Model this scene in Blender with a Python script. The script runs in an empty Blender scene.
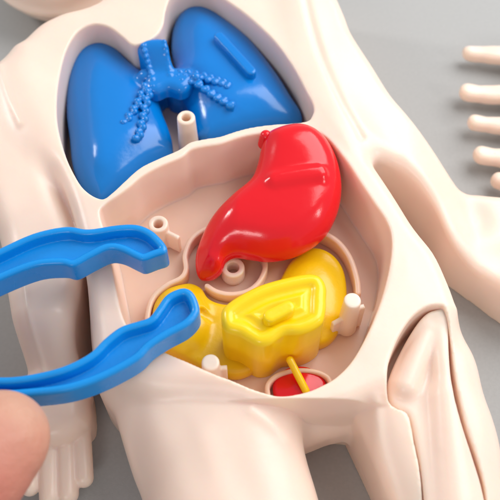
import bpy, math, random
import numpy as np
random.seed(4); rng = np.random.default_rng(7)
sc = bpy.context.scene
sc.unit_settings.scale_length = 0.01          # one unit is a centimetre
COL = sc.collection

# ------------------------------------------------------------------ camera
F, ELEV, DIST = 850.0, math.radians(60), 17.0          # focal length in photo pixels, pitch, distance
T = np.array([0.0, 0.0, 2.4])
DIRV = np.array([0, math.cos(ELEV), -math.sin(ELEV)])
UPV = np.array([0, math.sin(ELEV), math.cos(ELEV)])
CAM = T - DIST * DIRV
cd = bpy.data.cameras.new('camera'); cam = bpy.data.objects.new('camera', cd); COL.objects.link(cam)
cam.location = CAM; cam.rotation_euler = (math.pi / 2 - ELEV, 0, 0)
cd.sensor_width = 36; cd.lens = 36 * F / 500; cd.clip_start = 0.1; cd.clip_end = 2000
cd.dof.use_dof = True; cd.dof.focus_distance = 16.9; cd.dof.aperture_fstop = 0.26
sc.camera = cam

def W(px, py, z):
    """a traced point of the figure, on the horizontal plane at height z"""
    d = DIRV + (px - 250) / F * np.array([1.0, 0, 0]) - (py - 250) / F * UPV
    t = (z - CAM[2]) / d[2]
    return CAM + t * d
NADIR = np.array([250.0, 250 + F / math.tan(ELEV)])

def spline(pts, n=8, closed=True):
    p = np.array(pts, float); N = len(p); out = []
    for i in range(N if closed else N - 1):
        if closed: a, b, c, d = p[(i - 1) % N], p[i], p[(i + 1) % N], p[(i + 2) % N]
        else: a, b, c, d = p[max(i - 1, 0)], p[i], p[i + 1], p[min(i + 2, N - 1)]
        for k in range(n):
            t = k / n
            out.append(.5 * (2 * b + (c - a) * t + (2 * a - 5 * b + 4 * c - d) * t * t + (3 * b - a - 3 * c + d) * t ** 3))
    if not closed: out.append(p[-1])
    return np.array(out)

def flat(pts, z, n=6):
    """closed outline on plane z (number or function of px,py)"""
    s = spline(pts, n)
    return np.array([W(a, b, z(a, b) if callable(z) else z)[:2] for a, b in s])

def shell(pts, zlo, zhi, n=6):
    """outline of a rounded body on the table: which height shows as its edge depends on the side it faces"""
    s = spline(pts, n)
    tan = np.roll(s, -1, 0) - np.roll(s, 1, 0)
    nor = np.stack([tan[:, 1], -tan[:, 0]], 1); nor /= np.linalg.norm(nor, axis=1)[:, None] + 1e-9
    area = np.sum(s[:, 0] * np.roll(s[:, 1], -1) - s[:, 1] * np.roll(s[:, 0], -1))
    if area < 0: nor = -nor
    u = s - NADIR; u /= np.linalg.norm(u, axis=1)[:, None]
    t = np.clip((nor * u).sum(1) * 1.2 * .5 + .5, 0, 1)
    ev = lambda q: np.array([q(a, b) for a, b in s]) if callable(q) else q
    zz = ev(zlo) + (ev(zhi) - ev(zlo)) * t
    zz = (np.roll(zz, 1) + np.roll(zz, -1) + zz * 2) / 4
    return np.array([W(a, b, c)[:2] for (a, b), c in zip(s, zz)])

# ------------------------------------------------------------------ distance fields
class Grid:
    def __init__(g, lo, hi, h):
        g.lo = np.array(lo, float); g.h = h
        g.n = np.ceil((np.array(hi) - g.lo) / h).astype(int) + 1
        ax = [(g.lo[i] + h * np.arange(g.n[i])).astype(np.float32) for i in range(3)]
        g.X, g.Y, g.Z = ax[0][:, None, None], ax[1][None, :, None], ax[2][None, None, :]
        g.x2, g.y2 = np.meshgrid(ax[0], ax[1], indexing='ij')
    def poly(g, P):
        P = np.asarray(P, np.float32); d = np.full(g.x2.shape, 1e9, np.float32); ins = np.zeros(g.x2.shape, bool)
        Q = np.roll(P, -1, 0)
        for a, b in zip(P, Q):
            e = b - a; wx = g.x2 - a[0]; wy = g.y2 - a[1]
            t = np.clip((wx * e[0] + wy * e[1]) / (e @ e + 1e-12), 0, 1)
            d = np.minimum(d, (wx - e[0] * t) ** 2 + (wy - e[1] * t) ** 2)
            c = (a[1] > g.y2) != (b[1] > g.y2)
            ins ^= c & (g.x2 < e[0] * (g.y2 - a[1]) / (e[1] + 1e-12) + a[0])
        d = np.sqrt(d); d[ins] *= -1
        return d
    def line(g, P):
        P = np.asarray(P, np.float32); d = np.full(g.x2.shape, 1e9, np.float32)
        for a, b in zip(P[:-1], P[1:]):
            e = b - a; wx = g.x2 - a[0]; wy = g.y2 - a[1]
            t = np.clip((wx * e[0] + wy * e[1]) / (e @ e + 1e-12), 0, 1)
            d = np.minimum(d, (wx - e[0] * t) ** 2 + (wy - e[1] * t) ** 2)
        return np.sqrt(d)
    def cap(g, a, b, r1, r2=None):
        r2 = r1 if r2 is None else r2
        a = np.asarray(a, np.float32); e = np.asarray(b, np.float32) - a
        wx, wy, wz = g.X - a[0], g.Y - a[1], g.Z - a[2]
        t = np.clip((wx * e[0] + wy * e[1] + wz * e[2]) / (e @ e + 1e-9), 0, 1)
        return np.sqrt((wx - e[0] * t) ** 2 + (wy - e[1] * t) ** 2 + (wz - e[2] * t) ** 2) - (r1 + (r2 - r1) * t)
    def ell(g, c, r):
        q = np.sqrt(((g.X - c[0]) / r[0]) ** 2 + ((g.Y - c[1]) / r[1]) ** 2 + ((g.Z - c[2]) / r[2]) ** 2)
        return (q - 1) * min(r)

def box(P, z0, z1, h, pad=.25):
    P = np.asarray(P)[:, :2]; lo, hi = P.min(0) - pad, P.max(0) + pad
    return Grid((lo[0], lo[1], z0), (hi[0], hi[1], z1), h)
def f3(a): return a[:, :, None] if isinstance(a, np.ndarray) and a.ndim == 2 else a
def smin(a, b, k):
    h = np.maximum(k - np.abs(a - b), 0) / k
    return np.minimum(a, b) - h * h * k * .25
def smax(a, b, k): return -smin(-a, -b, k)
def dome(g, d2, z1, r, z0=0.0):
    """upright solid over a plan, its top edge rounded by r"""
    d2, z1, r = f3(d2), f3(z1), f3(r)
    qx = d2 + r; qz = g.Z - (z1 - r)
    f = np.sqrt(np.maximum(qx, 0) ** 2 + np.maximum(qz, 0) ** 2) + np.minimum(np.maximum(qx, qz), 0) - r
    return np.maximum(f, f3(z0) - g.Z)
def slab(g, d2, zc, hh, r):
    d2, zc, hh = f3(d2), f3(zc), f3(hh)
    qx = d2 + r; qz = np.abs(g.Z - zc) - hh + r
    return np.sqrt(np.maximum(qx, 0) ** 2 + np.maximum(qz, 0) ** 2) + np.minimum(np.maximum(qx, qz), 0) - r
def blur(a, n):
    for _ in range(n):
        for ax in (0, 1):
            p = np.concatenate([a.take([0], ax), a, a.take([-1], ax)], ax)
            m = a.shape[ax]; a = .25 * p.take(range(m), ax) + .5 * a + .25 * p.take(range(2, m + 2), ax)
    return a
def ss(a, b, x):
    t = np.clip((x - a) / (b - a), 0, 1); return t * t * (3 - 2 * t)

def nets(g, f):
    """naive surface nets: one vertex per crossed cell"""
    f = np.ascontiguousarray(np.broadcast_to(f, tuple(g.n)), dtype=np.float32)
    nx, ny, nz = f.shape; s = f < 0
    cnt = np.zeros((nx - 1, ny - 1, nz - 1), np.int8)
    for i in (0, 1):
        for j in (0, 1):
            for k in (0, 1):
                cnt += s[i:nx - 1 + i, j:ny - 1 + j, k:nz - 1 + k]
    act = (cnt > 0) & (cnt < 8)
    I, J, K = np.nonzero(act)
    idx = np.full(act.shape, -1, np.int64); idx[I, J, K] = np.arange(len(I))
    acc = np.zeros((len(I), 3)); num = np.zeros(len(I))
    C = [(i, j, k) for i in (0, 1) for j in (0, 1) for k in (0, 1)]
    V = {c: f[I + c[0], J + c[1], K + c[2]] for c in C}
    for a in C:
        for ax in range(3):
            if a[ax] == 0:
                b = tuple(a[q] + (q == ax) for q in range(3))
                m = (V[a] < 0) != (V[b] < 0)
                t = V[a] / np.where(m, V[a] - V[b], 1)
                p = np.array(a, float)[None, :].repeat(len(I), 0); p[:, ax] += t
                acc[m] += p[m]; num[m] += 1
    co = (acc / num[:, None] + np.stack([I, J, K], 1)) * g.h + g.lo
    faces = []
    for ax in range(3):
        sl = [slice(1, -1)] * 3; sl[ax] = slice(0, -1)
        sh = list(sl); sh[ax] = slice(1, None)
        A, B = s[tuple(sl)], s[tuple(sh)]
        m = np.argwhere(A != B); 
        if not len(m): continue
        up = A[tuple(m.T)]
        off = np.array([1, 1, 1]); off[ax] = 0; m = m + off
        u, v = (ax + 1) % 3, (ax + 2) % 3
        q = []
        for du, dv in ((-1, -1), (0, -1), (0, 0), (-1, 0)):
            c = m.copy(); c[:, u] += du; c[:, v] += dv
            q.append(idx[c[:, 0], c[:, 1], c[:, 2]])
        q = np.stack(q, 1); q[~up] = q[~up][:, ::-1]
        faces.append(q)
    faces = np.concatenate(faces); faces = faces[(faces >= 0).all(1)]
    return co, faces

def obj(name, g, f, m, parent=None, org=(0, 0, 0), relax=2):
    co, fa = nets(g, f)
    if relax:                                             # a light Taubin smoothing, takes off the voxel ripple
        e = np.concatenate([fa[:, [0, 1]], fa[:, [1, 2]], fa[:, [2, 3]], fa[:, [3, 0]]])
        e = np.concatenate([e, e[:, ::-1]]); deg = np.bincount(e[:, 0], minlength=len(co))[:, None] + 1e-9
        for it in range(relax):
            for lam in (.5, -.52):
                av = np.stack([np.bincount(e[:, 0], co[e[:, 1], q], len(co)) for q in range(3)], 1) / deg
                co = co + lam * (av - co)
    return raw(name, co, fa, m, parent, org)

def raw(name, co, fa, m, parent=None, org=(0, 0, 0)):
    me = bpy.data.meshes.new(name)
    co = np.asarray(co) - np.asarray(org)
    me.vertices.add(len(co)); me.vertices.foreach_set('co', co.astype(np.float32).ravel())
    me.loops.add(fa.size); me.loops.foreach_set('vertex_index', fa.astype(np.int32).ravel())
    me.polygons.add(len(fa)); me.polygons.foreach_set('loop_start', np.arange(0, fa.size, 4, dtype=np.int32))
    me.update(); me.validate()
    me.polygons.foreach_set('use_smooth', np.ones(len(me.polygons), bool)); me.update()
    me.materials.append(m)
    o = bpy.data.objects.new(name, me); COL.objects.link(o)
    if parent: o.parent = parent
    else: o.location = org
    return o

def thing(name, label, cat, loc=(0, 0, 0), group=None):
    o = bpy.data.objects.new(name, None); COL.objects.link(o); o.location = loc; o.empty_display_size = .2
    return tag(o, label, cat, group)
def tag(o, label, cat, group=None):
    o['label'] = label; o['category'] = cat
    if group: o['group'] = group
    return o

# ------------------------------------------------------------------ materials
def plastic(name, col, rough=.3, sss=0.0, rad=(1, .4, .2), scale=.3, bump=.02, bscale=3.0, coat=0.0, var=.06, spec=.5, speck=0, grain=.07):
    m = bpy.data.materials.new(name); m.use_nodes = True; nt = m.node_tree; N = nt.nodes; L = nt.links
    b = N['Principled BSDF']; b.inputs['Roughness'].default_value = rough
    b.inputs['Specular IOR Level'].default_value = spec
    b.inputs['Subsurface Weight'].default_value = sss; b.inputs['Subsurface Radius'].default_value = rad
    b.inputs['Subsurface Scale'].default_value = scale; b.inputs['Coat Weight'].default_value = coat
    b.inputs['Coat Roughness'].default_value = .12
    tc = N.new('ShaderNodeTexCoord')
    n1 = N.new('ShaderNodeTexNoise'); n1.inputs['Scale'].default_value = bscale * .4; n1.inputs['Detail'].default_value = 6
    L.new(tc.outputs['Object'], n1.inputs['Vector'])
    mix = N.new('ShaderNodeMix'); mix.data_type = 'RGBA'
    mix.inputs[6].default_value = (*[c * (1 - var) for c in col], 1); mix.inputs[7].default_value = (*[min(1, c * (1 + var)) for c in col], 1)
    L.new(n1.outputs['Fac'], mix.inputs[0]); out = mix.outputs[2]
    if speck:                                           # a few tiny dark dust specks, as the moulding has
        vo = N.new('ShaderNodeTexVoronoi'); vo.inputs['Scale'].default_value = speck
        L.new(tc.outputs['Object'], vo.inputs['Vector'])
        r1 = N.new('ShaderNodeMath'); r1.operation = 'LESS_THAN'; r1.inputs[1].default_value = .024
        L.new(vo.outputs['Distance'], r1.inputs[0])
        sp = N.new('ShaderNodeSeparateColor'); L.new(vo.outputs['Color'], sp.inputs[0])
        r2 = N.new('ShaderNodeMath'); r2.operation = 'GREATER_THAN'; r2.inputs[1].default_value = .8
        L.new(sp.outputs[0], r2.inputs[0])
        mu = N.new('ShaderNodeMath'); mu.operation = 'MULTIPLY'; L.new(r1.outputs[0], mu.inputs[0]); L.new(r2.outputs[0], mu.inputs[1])
        mx = N.new('ShaderNodeMix'); mx.data_type = 'RGBA'; mx.inputs[7].default_value = (*[c * .35 for c in col], 1)
        L.new(mu.outputs[0], mx.inputs[0]); L.new(out, mx.inputs[6]); out = mx.outputs[2]
    L.new(out, b.inputs['Base Color'])
    n2 = N.new('ShaderNodeTexNoise'); n2.inputs['Scale'].default_value = bscale; n2.inputs['Detail'].default_value = 3
    L.new(tc.outputs['Object'], n2.inputs['Vector'])
    bp = N.new('ShaderNodeBump'); bp.inputs['Strength'].default_value = bump; bp.inputs['Distance'].default_value = .3
    n3 = N.new('ShaderNodeTexNoise'); n3.inputs['Scale'].default_value = 38; n3.inputs['Detail'].default_value = 4
    L.new(tc.outputs['Object'], n3.inputs['Vector'])
    ma = N.new('ShaderNodeMath'); ma.operation = 'MULTIPLY_ADD'; ma.inputs[1].default_value = grain
    L.new(n3.outputs['Fac'], ma.inputs[0]); L.new(n2.outputs['Fac'], ma.inputs[2])
    L.new(ma.outputs[0], bp.inputs['Height']); L.new(bp.outputs[0], b.inputs['Normal'])
    if coat: L.new(bp.outputs[0], b.inputs['Coat Normal'])
    rm = N.new('ShaderNodeMapRange'); rm.inputs[3].default_value = rough * .85; rm.inputs[4].default_value = rough * 1.2
    L.new(n1.outputs['Fac'], rm.inputs[0]); L.new(rm.outputs[0], b.inputs['Roughness'])
    return m
SKIN = plastic('pale_pink_plastic', (.87, .678, .562), .32, .45, (1, .42, .22), .4, .03, 2.2, speck=1.5, grain=.10)
CAVITY_SHADE = plastic('shaded_cavity_peach', (.82, .555, .435), .36, .4, (1, .4, .2), .35, .04, 2.2, speck=2.2)  # body plastic deepened: cavity shade and bounced light put into the colour
BLUE = plastic('blue_plastic', (.001, .19, .60), .16, .0, bump=.05, bscale=1.6)
TWZ = plastic('blue_tweezer_plastic', (.001, .255, .69), .27, bump=.06, bscale=2.5, speck=3.2, grain=.12)
RING = plastic('shaded_ring_peach', (.83, .58, .455), .33, .45, (1, .42, .22), .35, .03, 2.2)  # ring ridges tinted deeper than the body to carry the cavity's shade
RED = plastic('red_plastic', (.74, .004, .012), .17, .12, (1, .15, .1), .2, .05, 1.5)
YEL = plastic('yellow_plastic', (.90, .62, .003), .24, .15, (1, .6, .05), .25, .05, 1.8)
YDK = plastic('amber_yellow_plastic', (.83, .53, .004), .26, .2, (1, .5, .05), .25, .08, 2.2, speck=2.5)
WHT = plastic('white_pin_plastic', (.84, .71, .60), .35, .3, (1, .5, .3), .2)
FLESH = plastic('finger_skin', (.72, .40, .29), .45, .4, (1, .35, .2), .3, .25, 5, var=.12, grain=.35)

def fingertip_tint(m):
    N = m.node_tree.nodes; L = m.node_tree.links; b = N['Principled BSDF']
    tc = N.new('ShaderNodeTexCoord'); sp = N.new('ShaderNodeSeparateXYZ'); L.new(tc.outputs['Object'], sp.inputs[0])
    nz = N.new('ShaderNodeTexNoise'); nz.inputs['Scale'].default_value = 1.5; L.new(tc.outputs['Object'], nz.inputs['Vector'])
    ad = N.new('ShaderNodeMath'); ad.operation = 'ADD'; L.new(sp.outputs[1], ad.inputs[0]); L.new(nz.outputs['Fac'], ad.inputs[1])
    mr = N.new('ShaderNodeMapRange'); mr.inputs[1].default_value = .6; mr.inputs[2].default_value = 2.1; L.new(ad.outputs[0], mr.inputs[0])
    mx = N.new('ShaderNodeMix'); mx.data_type = 'RGBA'; mx.inputs[6].default_value = (.58, .19, .14, 1); mx.inputs[7].default_value = (.62, .34, .235, 1)
    L.new(mr.outputs[0], mx.inputs[0]); L.new(mx.outputs[2], b.inputs['Base Color'])
fingertip_tint(FLESH)

# ------------------------------------------------------------------ table
def table():
    m = bpy.data.materials.new('grey_backdrop_paper'); m.use_nodes = True; nt = m.node_tree; N = nt.nodes; L = nt.links
    b = N['Principled BSDF']; b.inputs['Roughness'].default_value = .75; b.inputs['Specular IOR Level'].default_value = .12
    tc = N.new('ShaderNodeTexCoord'); n = N.new('ShaderNodeTexNoise'); n.inputs['Scale'].default_value = 14; n.inputs['Detail'].default_value = 5
    L.new(tc.outputs['Object'], n.inputs['Vector'])
    mx = N.new('ShaderNodeMix'); mx.data_type = 'RGBA'; mx.inputs[6].default_value = (.36, .36, .35, 1); mx.inputs[7].default_value = (.42, .42, .41, 1)
    L.new(n.outputs['Fac'], mx.inputs[0]); L.new(mx.outputs[2], b.inputs['Base Color'])
    n4 = N.new('ShaderNodeTexNoise'); n4.inputs['Scale'].default_value = 45; n4.inputs['Detail'].default_value = 5; L.new(tc.outputs['Object'], n4.inputs['Vector'])
    bp = N.new('ShaderNodeBump'); bp.inputs['Strength'].default_value = .25; bp.inputs['Distance'].default_value = .02; L.new(n4.outputs['Fac'], bp.inputs['Height']); L.new(bp.outputs[0], b.inputs['Normal'])
    co = np.array([(-90, -90, 0), (90, -90, 0), (90, 90, 0), (-90, 90, 0)], float)
    o = raw('table_surface', co, np.array([[0, 1, 2, 3]]), m); o['kind'] = 'structure'; o['label'] = 'matt grey table surface'
table()

# ------------------------------------------------------------------ the figure
RIM, FLOOR = 2.7, 1.3
fig = thing('toy_figure', 'large pale pink plastic patient figure lying on its back with open chest and belly', 'game figure', W(240, 300, 0))

LUNG_RIM = [(101, 199), (84, 189), (71, 168), (63, 147), (57.5, 122), (57, 95), (60, 70), (66, 47), (77, 29), (92, 21.5), (108, 24), (122, 34), (132, 42),
            (144, 40), (156, 33), (163, 22), (166, 6), (172, -8), (184, -15), (200, -16), (217, -8), (234, 3), (251, 16), (275, 39), (292, 63), (305, 88), (313, 105),
            (312, 115), (304, 121), (270, 124), (250, 127), (235, 131), (220, 136), (205, 138.5), (190, 142), (178, 150), (160, 158), (140, 168), (124, 182), (112, 193)]
BELLY_RIM = [(100, 215), (104, 206), (118, 196), (130, 187), (142, 177), (160, 167), (181, 158), (191, 150), (205, 146.5), (220, 144), (236, 138.5), (250, 135), (272, 132),
             (305, 130), (325, 137), (346, 161), (360, 182), (374, 203), (386, 221), (391.5, 238), (390, 264), (382, 297), (369, 331), (353, 360), (337, 377), (322, 386),
             (306, 392.5), (283, 396.5), (265, 393.5), (250, 389), (232, 382), (212, 375), (188, 364.5), (166, 355), (142, 341), (124, 320), (113, 272), (107, 240)]
SLOT = [(437, 311), (424, 313), (409, 324), (396, 344), (387, 368), (386, 386), (389, 399), (398, 406), (406, 409), (411, 417), (416, 440), (422, 466), (426.5, 500),
        (430, 530), (440, 560), (490, 560), (494, 525), (489, 485), (480, 455), (468.5, 425), (460.5, 396), (455, 370), (451.5, 345), (447, 324), (442, 313)]

def build_body():
    g = Grid((-6.6, -7.6, -.06), (7.2, 8.6, 2.95), .032)
    x, y = g.x2, g.y2
    # torso
    P = shell([(150, -60), (104, 0), (60, 17), (36, 30), (19, 50), (14, 75), (18, 105), (30, 138), (55, 186), (76, 225), (87, 262), (94, 300), (100, 345), (110, 395),
               (150, 425), (230, 432), (284, 452), (300, 455), (323, 446.5), (346, 438), (400, 405), (440, 345), (446, 311), (430, 263), (404, 226), (380, 190), (346, 140), (326, 100),
               (314, 62), (307, 28), (300, -10), (262, -60), (210, -75)], lambda a, b: .35 + .2 * max(0, min(1, (b - 400) / 30)) * (250 < a < 380), 2.2)
    d = g.poly(P)
    low = ss(W(283, 398, 2.6)[1] - .05, W(320, 448, .6)[1] + .25, y)
    lowy = low; low = low * ss(-1.6, .7, x) * ss(3.4, 2.0, x)
    shoul = ss(1.8, 5.0, y)
    r = .32 + .35 * lowy - .15 * low + .3 * shoul
    z1 = RIM - 1.3 * low - .10 * shoul
    f = dome(g, d, z1, r, .5 * low)
    # legs
    yc = W(320, 446, .9)[1]; kk = f3(.12 + .62 * ss(yc - .05, yc + .9, y))
    P = shell([(402, 262), (426, 284), (453, 319), (471, 353), (481, 390), (491, 420), (498, 450), (506, 500), (515, 580), (515, 700), (430, 700), (398, 560), (374, 500),
               (346, 437), (336, 405), (330, 350), (385, 280)], .25, lambda a, b: 2.0 - .4 * max(0, min(1, (b - 330) / 120)))
    d = g.poly(P); f = smin(f, dome(g, d, 2.5 - .35 * ss(-1, -6, y), .7), np.minimum(kk, .45))
    P = shell([(108, 340), (112, 395), (123, 440), (135, 480), (146, 510), (165, 580), (195, 700), (350, 700), (335, 560), (318, 500), (303, 452), (300, 415), (285, 350),
               (200, 310), (130, 295)], .25, 1.4)
    d = g.poly(P); f = smin(f, dome(g, d, 2.56 - .3 * ss(-2.5, -5.5, y), 1.15), kk)
    # arms
    P = shell([(-34, 84), (-15, 68), (2, 61), (26, 66), (44, 90), (52, 138), (62, 192), (80, 235), (91, 275), (91, 320), (87, 350), (85, 372), (91, 398), (93, 430), (85, 445),
               (60, 455), (22, 450), (14, 420), (13, 392), (17, 374), (25, 361), (20, 330), (12, 292), (2, 246), (-14, 200), (-28, 150), (-36, 110)], lambda a, b: .2 + 1.3 * ss(300, 190, b), lambda a, b: 2.5 - 1.0 * max(0, min(1, (b - 230) / 100)))
    d = g.poly(P)
    wrist = ss(-1.2, -2.6, y)
    f = smin(f, dome(g, d, 2.3 + .25 * ss(.2, 3, y) - 1.15 * wrist, .52 - .1 * wrist), f3(.1 + .75 * ss(.6, 3.6, y)))
    for a, b, ra in (((80, 400), (84, 478), .19), ((66, 405), (68, 494), .21), ((50, 405), (50, 497), .21), ((34, 400), (30, 486), .2)):
        f = smin(f, g.cap(W(a[0], a[1], .62), W(b[0], b[1], .5), ra + .0, ra), .05)
    P = shell([(262, -60), (312, -34), (331, 0), (343, 25), (352, 46), (374, 77), (393, 105), (409, 127), (433, 161), (453, 189), (463, 196), (482, 198), (520, 204),
               (560, 225), (575, 270), (560, 322), (520, 326), (500, 316), (480, 301), (456, 284), (440, 270), (425, 246), (408, 226), (385, 197), (346, 140), (322, 95),
               (300, 20), (270, -20)], lambda a, b: 2.2 - 1.9 * ss(130, 240, b), lambda a, b: 2.05 - 1.0 * ss(90, 205, b))
    d = g.poly(P)
    hand = ss(3.6, 4.6, x)
    f = smin(f, dome(g, d, 2.6 - .25 * ss(2.0, 3.6, x) - 1.0 * ss(3.3, 5.0, x), .3), f3(.2 + .7 * ss(.4, 3.0, y)))
    # wrist creases and the hollow of the palm
    c = W(474, 228, 1.0); f = smax(f, -g.ell((c[0], c[1], 1.62), (.3, .42, .3)), .3)
    c = W(497, 268, 1.0); f = smax(f, -g.ell((c[0], c[1], 1.56), (.4, .3, .24)), .3)
    # the hollow chest and belly
    def carve(f, d2, floor, top, k, draft=.06):
        c = np.maximum(f3(d2) + draft * (top - g.Z), floor - g.Z)
        c = smax(f3(d2) + draft * (top - g.Z), floor - g.Z, .12)
        return smax(f, -c, k)
    dl = g.poly(flat(LUNG_RIM, RIM - .02)); f = carve(f, dl, .75, RIM, .042, -.06)
    db = g.poly(flat(BELLY_RIM, RIM - .03))
    f = carve(f, db, FLOOR, RIM, .042)
    ds = g.poly(flat(SLOT, 2.46)); f = carve(f, ds, 1.6, 2.46, .04, .02)
    # faint moulded lines on thighs, forearm, shoulder and wrist
    for pts, amp, wd in (([(252, 420), (268, 429), (286, 441)], .035, .11), ([(374, 412), (380, 450), (398, 500), (410, 540)], .06, .11), ([(6, 84), (15, 114), (27, 142)], .022, .09),
                         ([(28, 288), (33, 330), (38, 360)], .035, .05), ([(433, 221), (441, 233), (449, 246)], .04, .05), ([(15, 371), (30, 362), (50, 366), (80, 372)], .05, .09),
                         ([(304, 20), (314, 60), (326, 93), (342, 128), (358, 155)], -.05, .10), ([(205, 452), (215, 480), (235, 520)], .05, .3), ([(170, 420), (190, 450), (200, 480)], -.03, .25)):
        ln = np.array([W(a, b, 2.0)[:2] for a, b in spline(pts, 6, False)])
        f = f - amp * f3(np.exp(-(g.line(ln) / wd) ** 2).astype(np.float32)) * (g.Z > .5)
    f = f[:, :, :]
    return obj('body', g, f, SKIN, fig, W(240, 300, 0))
build_body()
FO = W(240, 300, 0)
for nm, pts, z in (('chest_shade_plate', LUNG_RIM, .8), ('belly_shade_plate', BELLY_RIM, FLOOR + .04)):     # added plates over the cavity floors, shade painted in their deeper colour
    P = flat(pts, RIM - .03); g = box(P, z - .2, z + .2, .04); obj(nm, g, slab(g, g.poly(P) - .02, z - .06, .06, .01), CAVITY_SHADE, fig, FO)

def post(px, py, ztop, ro, ri, zbot, m=SKIN, name='hollow_post', fins=()):
    c = W(px, py, ztop)
    g = Grid((c[0] - .75, c[1] - .75, zbot - .1), (c[0] + .75, c[1] + .75, ztop + .1), .02)
    rr = np.sqrt((g.X - c[0]) ** 2 + (g.Y - c[1]) ** 2) - (ro + .03 * (ztop - g.Z))
    f = smax(rr, np.maximum(g.Z - ztop, zbot - g.Z), .045)
    for (dx, dy, ln, zt) in fins:
        a = math.atan2(dy, dx); u = (g.X - c[0]) * math.cos(a) + (g.Y - c[1]) * math.sin(a); v = -(g.X - c[0]) * math.sin(a) + (g.Y - c[1]) * math.cos(a)
        f = smin(f, smax(np.maximum(np.abs(v) - .05, np.maximum(-u, u - ln)), np.maximum(g.Z - zt, zbot - g.Z), .05), .03)
    if ri: f = smax(f, -np.maximum(np.sqrt((g.X - c[0]) ** 2 + (g.Y - c[1]) ** 2) - ri, ztop - .8 - g.Z), .04)
    return obj(name, g, f, m, fig, FO)
post(186, 117, 2.45, .2, .1, 1.25)
post(158, 223.5, 2.1, .21, .1, 1.35, fins=[(1, -.55, .5, 1.95)])
post(233, 267, 1.72, .24, .125, 1.35)
post(352.5, 300, 2.62, .165, 0, 1.35, WHT, 'pin', [(1, .3, .3, 2.22), (-1, -.6, .4, 2.02)])
post(210.5, 362, 2.6, .165, 0, 1.35, WHT, 'pin', [(1, .1, .3, 2.3)])

def wall(pts, ztop, th, name='ring_wall'):
    P = np.array([W(a, b, ztop)[:2] for a, b in spline(pts, 8, False)])
    lo, hi = P.min(0) - .3, P.max(0) + .3
    g = Grid((lo[0], lo[1], 1.3), (hi[0], hi[1], ztop + .1), .022)
    f = smax(f3(g.line(P)) - th, np.maximum(g.Z - ztop, 1.34 - g.Z), .05)
    return obj(name, g, f, RING, fig, FO)
wall([(240, 226), (222, 225), (204, 229), (191, 239), (185, 254), (186, 268), (181, 277), (167, 284), (154, 295), (148, 310), (148, 330), (156, 345)], 1.72, .055)
wall([(207, 285), (217, 291), (232, 293.5), (248, 290), (259, 281), (265, 268), (264, 258), (258, 246)], 1.66, .055)
wall([(322, 231), (338, 241), (350, 257), (357, 278), (358.5, 292)], 1.78, .06)
wall([(268, 394), (268, 384), (277, 375), (295, 370), (315, 371), (328, 377), (332, 388)], 1.7, .05)

def build_head():
    c = W(60, -44, 1.2); g = Grid((c[0] - 2.4, c[1] - 2.3, 0), (c[0] + 2.4, c[1] + 2.4, 3.2), .06)
    f = g.ell((c[0], c[1], 1.2), (1.85, 1.95, 1.5)); f = smax(f, -g.Z, .05)
    f = smin(f, g.ell((c[0] + .1, c[1] + .1, 1.0), (2.05, 2.15, .32)), .12)      # the seam flange of the two half shells
    return obj('head', g, f, SKIN, fig, FO)
build_head()

# ------------------------------------------------------------------ thigh bone in its slot
def build_bone():
    o = W(440, 430, 1.5); g = Grid((2.4, -6.6, 1.3), (5.6, -.4, 2.85), .03)
    P = flat([(435, 310.5), (445, 309), (449, 325), (449, 345), (450.5, 370), (454.5, 396), (463, 425), (475, 456), (485, 485), (492, 525), (488, 556), (441, 556), (431, 525), (427.5, 497), (423, 465), (417.5, 440),
              (412, 417), (407, 409.5), (399, 406), (392.5, 399), (389.5, 387), (391, 372), (399.5, 351), (411, 331), (424, 315.5)], 2.46)
    d = g.poly(P)
    f = dome(g, d, 2.22 + .36 * ss(W(430, 352, 2.4)[1], W(437, 312, 2.4)[1], g.y2), .12, 1.5)
    f = smin(f, g.cap(W(428, 330, 2.34), W(404.5, 386, 2.17), .17, .28), .13)
    f = smin(f, g.cap(W(440, 326, 2.34), W(456, 520, 2.08), .16, .30), .16); f = smin(f, g.cap(W(445, 402, 2.1), W(464, 560, 1.98), .26, .46), .3)
    f = smax(f, f3(d), .04); f = np.maximum(f, 1.52 - g.Z)
    t = obj('thigh_bone', g, f, SKIN, None, o)
    tag(t, "pale pink plastic thigh bone seated in the slot of the figure's leg", 'bone piece')
build_bone()

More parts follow.
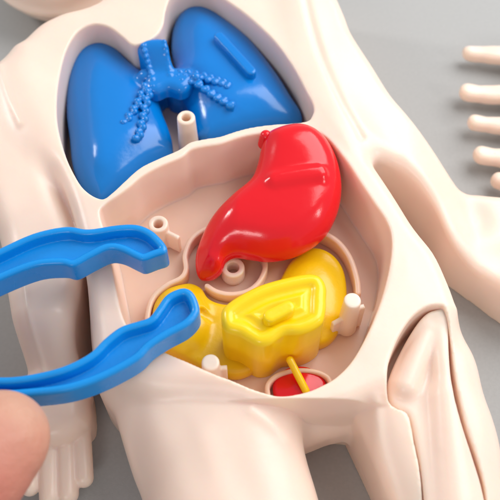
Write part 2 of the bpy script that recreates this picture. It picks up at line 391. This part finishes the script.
# ------------------------------------------------------------------ lungs
def build_lungs():
    o = W(180, 110, 1.4); root = thing('lungs', 'glossy blue plastic lungs with beaded airways filling the open chest', 'organ piece', o)
    zr = 1.66
    A = flat([(83, 42), (95, 38.5), (108, 41), (120, 49), (131, 61), (146, 72), (160, 73), (166, 82), (158, 92), (162, 110), (168, 125), (172, 140), (171, 152), (160, 161), (145, 172), (125, 188), (106, 202), (96, 203), (82, 188), (72, 165),
              (68.5, 135), (65.5, 110), (66, 80), (71, 57)], zr)
    B = flat([(171, 45), (173, 25), (181, 10), (195, 4.5), (212, 8), (232, 22), (250, 37), (263, 53), (280, 76), (293, 97), (302, 111), (301, 121), (290, 127), (265, 130), (240, 135), (217, 141), (205, 141), (196, 130), (188, 108), (180, 93), (168, 88), (164, 76), (174, 68)], zr)
    g = box(np.concatenate([A, B]), .7, 2.75, .034); da, db = g.poly(A), g.poly(B)
    ta = blur(1.80 + .36 * ss(0, .75, -da), 90); tb = blur(1.80 + .36 * ss(0, .75, -db), 90)
    f = smin(dome(g, da, ta, .34, .8), dome(g, db, tb, .34, .8), .08)
    br = g.cap(W(146, 77, 1.98), W(184, 77, 1.98), .2)
    f = smin(f, br, .15)
    obj('lobes', g, f, BLUE, root, o)
    zw = lambda b: 2.56 - .42 * ss(42, 76, b)
    P = flat([(137, 48), (140, 41.5), (150, 38), (162, 37.5), (167.5, 42), (170, 56), (175, 67), (185, 71), (195, 76), (190, 86), (180, 91), (168, 88), (157, 92), (147, 91), (143, 82), (147, 72), (143, 60)], lambda a, b: zw(b))
    g = box(P, 1.4, 2.95, .02); d = g.poly(P)
    y0, y1 = W(160, 76, 2.14)[1], W(150, 42, 2.56)[1]
    f = dome(g, d, 2.2 + .42 * ss(y0, y1, g.y2), .2, 1.8)
    for i, t in enumerate(np.linspace(.08, 1, 7)):
        for sd in (-1, 0, 1):
            ax = np.array([153, 42]) * (1 - t) + np.array([161, 78]) * t; hw = 11 * (1 - t) + 9 * t
            if sd == 0: continue
            q = W(ax[0] + sd * hw, ax[1] - sd * 2.0 + (1.5 if sd == 0 else 0), zw(ax[1])); rr = .055 if sd else .075
            f = smin(f, g.ell((q[0], q[1], zw(ax[1]) + .035), (rr * (1 if sd else 1.7), rr, rr)), .07)
    obj('windpipe', g, f, BLUE, root, o)
    ch = [[(152, 76), (146, 84), (142, 92), (139, 100), (135, 107), (130, 114), (125, 121)], [(153, 82), (149, 90), (147, 98), (145, 106), (144, 114), (142, 122), (140, 130), (137, 137)],
          [(172, 75), (180, 73), (188, 73), (196, 74), (204, 76), (211, 78), (218, 80), (224, 82), (229, 85)], [(178, 77), (186, 78), (194, 80), (200, 84), (207, 89), (213, 93), (219, 97), (225, 100), (232, 105)]]
    for q, c in enumerate(ch):
        S = spline(c, 2, False); g = box([W(a, b, 2.18) for a, b in S], 1.85, 2.5, .016, .2); f = None
        for i, (a, b) in enumerate(S):
            off = (1 if i % 2 else -1) * 2.1
            p = W(a + off * (q < 2), b + off * (q > 1), 2.18); r = .068 + .014 * random.random(); e = g.ell((p[0], p[1], 2.135), (r, r, r))
            f = e if f is None else smin(f, e, .045)
        LP = np.array([W(a, b, 2.18)[:2] for a, b in S]); f = smin(f, slab(g, g.line(LP) - .05, 2.05, .1, .04), .06)
        if q == 3:
            p = W(196, 77, 2.18); f = smin(f, g.ell((p[0], p[1], 2.19), (.11, .11, .09)), .03)
        obj('bronchus', g, f, BLUE, root, o)
    P = np.array([W(a, b, 2.33)[:2] for a, b in ((219, 35), (251, 70))]); g = box(P, 1.9, 2.7, .02)
    f = slab(g, g.line(P) - .12, 2.08, .26, .05)
    obj('grip_bar', g, f, BLUE, root, o)
build_lungs()

# ------------------------------------------------------------------ stomach
def build_stomach():
    o = W(285, 205, 1.6); root = thing('stomach', 'glossy red plastic stomach tilted on the rim of the open belly', 'organ piece', o)
    zt = lambda a, b: 2.75 + .45 * (200 - b) / 75 * (1 if b < 200 else .9)
    pts = [(261, 148), (266, 135), (280, 128), (298, 125), (314, 129), (327, 140), (336, 156), (341, 175), (341.5, 194), (337, 213), (327, 231), (312, 244), (293, 253), (270, 257),
           (250, 255), (235, 253), (226, 257), (221, 267), (210, 272), (197, 268), (195, 247), (204, 223), (215, 208), (233, 194), (250, 180), (257, 165)]
    s = spline(pts, 6)
    c0 = W(285, 200, 2.3); 
    g = Grid((-1.6, -.8, .9), (2.6, 3.6, 3.8), .03)
    zc = 2.2 + .22 * (g.y2 - 1.0)                                   # its own tilted middle plane
    P = []
    for a, b in s:
        z = 2.3
        for _ in range(12): 
            w = W(a, b, z); z = 2.2 + .22 * (w[1] - 1.0) + .12
        P.append(W(a, b, z)[:2])
    d = g.poly(P)
    tip = ss(-.2, -1.1, g.x2)
    f = slab(g, d, zc - .25 * tip + blur(.16 * ss(0, .6, -d), 60), .46 - .04 * tip, .44)
    A, B = W(275, 182, 2.8), W(319, 176, 2.8)
    f = smin(f, slab(g, g.line(np.array([A[:2], B[:2]])) - .15, zc + .5, .16, .12), .14)
    obj('pouch', g, f, RED, root, o)
    c = W(264, 138, 2.7); g = Grid((c[0] - .4, c[1] - .4, 2.1), (c[0] + .4, c[1] + .4, 3.2), .02)
    f = g.cap((c[0], c[1], 2.5), (c[0] + .04, c[1] + .02, 2.74), .13)
    obj('inlet', g, f, RED, root, o)
build_stomach()

# ------------------------------------------------------------------ yellow pieces
def build_yellow_floor():
    o = W(250, 330, 1.4)
    g = Grid((-2.6, -3.2, 1.3), (2.5, .6, 2.2), .025)
    d = g.poly(flat([(176, 284), (190, 281), (202, 286), (210, 297), (228, 302), (250, 296), (275, 284), (290, 260), (310, 246), (330, 250), (344, 266), (348, 290), (344, 318), (334, 338), (318, 346),
                     (290, 346), (262, 366), (238, 377), (212, 372), (190, 362), (165, 350), (153, 330), (153, 305), (163, 290)], 1.6))
    f = dome(g, d, 1.62, .16, 1.36)
    c = W(180, 322, 1.6); f = smin(f, g.ell((c[0], c[1], 1.5), (.66, .85, .42)), .08)
    c = W(312, 300, 1.6); f = smin(f, g.ell((c[0], c[1], 1.5), (.72, 1.05, .36)), .1)
    f = smax(f, f3(d), .08)
    c = W(208, 316, 1.7)
    f = smax(f, -g.cap((c[0] - .1, c[1] + .05, 1.75), (c[0] + .1, c[1] - .05, 1.72), .1), .05)
    t = obj('yellow_organ', g, f, YDK, None, o)
    tag(t, 'amber yellow two-lobed plastic organ lying flat on the belly floor', 'organ piece')
build_yellow_floor()

def build_block():
    o = W(275, 350, 1.7); root = thing('intestine_block', 'bright yellow plastic intestine block with coiled top standing in the belly', 'organ piece', o)
    ZT = 3.0
    pts = [(221, 322), (221, 310), (230, 301), (246, 291), (264, 283), (290, 276), (309, 273), (321, 276.5), (326.5, 287), (326, 300), (325, 318), (318, 326), (300, 333), (284, 335), (270, 343), (258, 345), (247, 340), (238, 334), (226, 330)]
    P = flat(pts, ZT - .06); g = box(P, 1.25, 3.2, .022); d = g.poly(P)
    # scalloped sides
    ang = np.arctan2(g.y2 + 1.2, g.x2 - .35)
    dd = d + .012 * np.sin(ang * 9) * ss(-1.2, -1.5, g.y2)
    f = dome(g, dd, ZT, .15, 1.33)
    ring = np.abs(-d - .34) - .05
    gr = slab(g, ring, ZT + .02, .085, .03); f = smax(f, -gr, .17)
    ring = np.abs(-d - .58) - .035
    gr = slab(g, ring, ZT + .03, .07, .03); f = smax(f, -gr, .14)
    obj('coil', g, f, YEL, root, o)
    P = np.array([W(a, b, ZT + .12)[:2] for a, b in ((270, 316), (288, 307))]); g = box(P, 2.6, 3.4, .02)
    f = slab(g, g.line(P) - .13, ZT, .16, .06)
    obj('grip_bar', g, f, YEL, root, o)
    a, b = W(290, 360, 1.95), W(306, 391, 1.75)
    g = Grid(np.minimum(a, b) - .25, np.maximum(a, b) + .25, .02)
    obj('peg', g, g.cap(a, b, .075), YEL, root, o)
build_block()

def build_bladder():
    o = W(300, 386, 1.4); c = W(300, 388, 1.6)
    g = Grid((c[0] - .8, c[1] - .7, 1.3), (c[0] + .8, c[1] + .7, 2), .02)
    f = smin(slab(g, np.sqrt((g.x2 - c[0]) ** 2 + ((g.y2 - c[1]) * 1.15) ** 2) - .52, 1.5, .12, .08), g.ell((c[0], c[1], 1.55), (.4, .36, .16)), .1)
    t = obj('bladder', g, f, RED, None, o)
    tag(t, 'small round red plastic piece in the ring at the bottom of the belly', 'organ piece')
build_bladder()

# ------------------------------------------------------------------ tweezers
def build_tweezers():
    ZT, TH = 3.5, .62
    o = W(-60, 335, ZT - TH); root = thing('tweezers', 'bright blue plastic tweezers with hollow channelled arms reaching over the belly', 'tweezers', o)
    up = [(-112, 322), (-60, 282), (-30, 262), (0, 247), (34, 232), (66, 225.5), (88, 228), (116, 224), (136, 223.5), (151, 229), (162, 239), (167, 247), (165, 252), (156, 255), (143, 259.5), (135, 257), (120, 250), (107, 249),
          (90, 257), (73, 265.5), (60, 263.5), (34, 266), (0, 279), (-30, 294), (-60, 312), (-108, 345)]
    lo = [(-112, 350), (-60, 366), (-30, 373), (0, 376), (27, 374), (61, 366), (88, 353), (104, 338), (120, 326), (138, 320), (149, 316), (157, 306), (165, 295), (175, 289), (185, 287), (193, 291.5), (198.5, 303), (198.5, 313), (188, 325),
          (167, 336.5), (151, 347), (136, 361), (102, 379), (68, 390.5), (34, 395), (0, 397), (-30, 395), (-60, 390), (-112, 374)]
    for pts in (up, lo):
        P = flat(pts, ZT); mn, mx = P.min(0) - .15, P.max(0) + .15
        g = Grid((mn[0], mn[1], ZT - TH - .1), (mx[0], mx[1], ZT + .1), .024)
        d = g.poly(P); f = slab(g, d, ZT - TH / 2, TH / 2, .07)
        pk = np.maximum(f3(d) + .14 + .12 * (ZT - g.Z), (ZT - .24) - g.Z)
        f = smax(f, -pk, .07)
        obj('arm', g, f, TWZ, root, o)
    P = np.array([W(a, b, ZT)[:2] for a, b in spline([(-104, 334), (-120, 342), (-126, 350), (-122, 358), (-104, 362)], 6, False)])
    mn, mx = P.min(0) - .4, P.max(0) + .4; g = Grid((mn[0], mn[1], ZT - TH - .2), (mx[0], mx[1], ZT + .2), .03)
    obj('spring_bend', g, slab(g, g.line(P) - .2, ZT - TH / 2, TH / 2 + .04, .06), TWZ, root, o)
build_tweezers()

# ------------------------------------------------------------------ the hand that holds them
def build_hand():
    o = W(-60, 520, 3.5); g = Grid((-10.5, -8.5, 1.0), (-3.0, -.2, 5.6), .06)
    z = 3.75
    f = g.cap(W(-62, 490, z), W(-20, 455, z + .05), .86, .82)
    f = smin(f, g.cap(W(-20, 455, z + .05), W(3, 437, z + .05), .82, .74), .35)
    f = smin(f, g.cap(W(-62, 490, z), W(-150, 545, z - .5), .92, 1.2), .7)
    palm = g.cap(W(-150, 570, z - .6), W(-190, 470, z - 1.0), 1.15, 1.0); f = smin(f, palm, .6)
    for k, (a, b, c) in enumerate((((-170, 400), (-110, 320), (-50, 345)), ((-190, 430), (-140, 350), (-80, 352)), ((-205, 455), (-165, 385), (-105, 380)), ((-215, 490), (-185, 425), (-130, 410)))):
        zz = 2.6 - .35 * k
        f = smin(f, smin(smin(g.cap(W(*a, zz + .1), W(*b, zz), .62 - .04 * k, .56 - .04 * k), g.cap(W(*b, zz), W(*c, zz - .1), .55 - .04 * k, .5 - .04 * k), .2), g.cap(W(*a, zz + .1), W(-185, 480, z - 1.0), .6, .8), .3), .12)
    t = obj('hand', g, f, FLESH, None, o)
    tag(t, 'bare pink fingertip pressing on the blue tweezers at the lower left', 'hand')
build_hand()

# ------------------------------------------------------------------ second figure's hand
def build_toy_hand():
    g = Grid((3.6, -.5, -.05), (9.5, 7.2, 1.7), .045); z = .4
    f = None
    for a, b, r1, r2 in (((471, 52), (540, 60), .225, .27), ((468, 92.5), (540, 96), .225, .27), ((475, 122.5), (540, 128), .19, .25), ((482, 155), (540, 160), .22, .25), ((499, 180), (545, 195), .19, .24)):
        p, q = W(*a, z)[:2], W(*b, z)[:2]; jt = p + (q - p) * .35; jt[1] -= .035
        w = r1 + (r2 - r1) * ss(p[0], q[0], g.x2) - .02 * np.exp(-((g.x2 - p[0] - .28) / .12) ** 2)
        c = slab(g, g.line([p, jt, q]) - w, z + .03 * np.sin(g.x2 * 4), .19, .15)
        f = c if f is None else smin(f, c, .05)
    f = smin(f, slab(g, g.poly(flat([(528, 45), (560, 40), (620, 60), (640, 120), (620, 190), (560, 205), (532, 180), (527, 110)], z)), z, .4, .35), .25)
    f = smin(f, g.cap(W(600, 130, .8), W(650, 135, .9), .8, .8), .3)
    t = obj('toy_hand', g, f, SKIN, None, W(560, 120, 0))
    tag(t, 'pale pink plastic hand with spread fingers reaching in at the upper right', 'toy hand')
build_toy_hand()

# ------------------------------------------------------------------ studio light
w = bpy.data.worlds.new('World'); sc.world = w; w.use_nodes = True
w.node_tree.nodes['Background'].inputs[0].default_value = (.95, .97, 1, 1); w.node_tree.nodes['Background'].inputs[1].default_value = .5
def lamp(name, loc, aim, size, sizey, power, col=(1, 1, 1)):
    l = bpy.data.lights.new(name, 'AREA'); l.shape = 'RECTANGLE'; l.size = size; l.size_y = sizey; l.energy = power; l.color = col
    o = bpy.data.objects.new(name, l); COL.objects.link(o); o.location = loc
    from mathutils import Vector
    o.rotation_euler = (Vector(aim) - Vector(loc)).to_track_quat('-Z', 'Y').to_euler()
lamp('key_softbox', (21, 16, 29), (0, 0, 1.5), 34, 32, 14800, (1, .985, .985))
lamp('front_softbox', (-8, -30, 22), (0, 0, 1.5), 9, 3.5, 1500, (1, .97, .95))
lamp('left_softbox', (-30, 16, 22), (0, 0, 1.5), 4, 10, 3300, (1, .98, .97))
lamp('right_softbox', (28, -10, 18), (0, 0, 1.5), 4.5, 6, 1100, (1, .98, .96))

sc.view_settings.view_transform = 'Standard'; sc.view_settings.look = 'None'; sc.view_settings.gamma = 1; sc.view_settings.exposure = 0.08
sc.cycles.use_denoising = True; sc.cycles.max_bounces = 16; sc.cycles.diffuse_bounces = 8
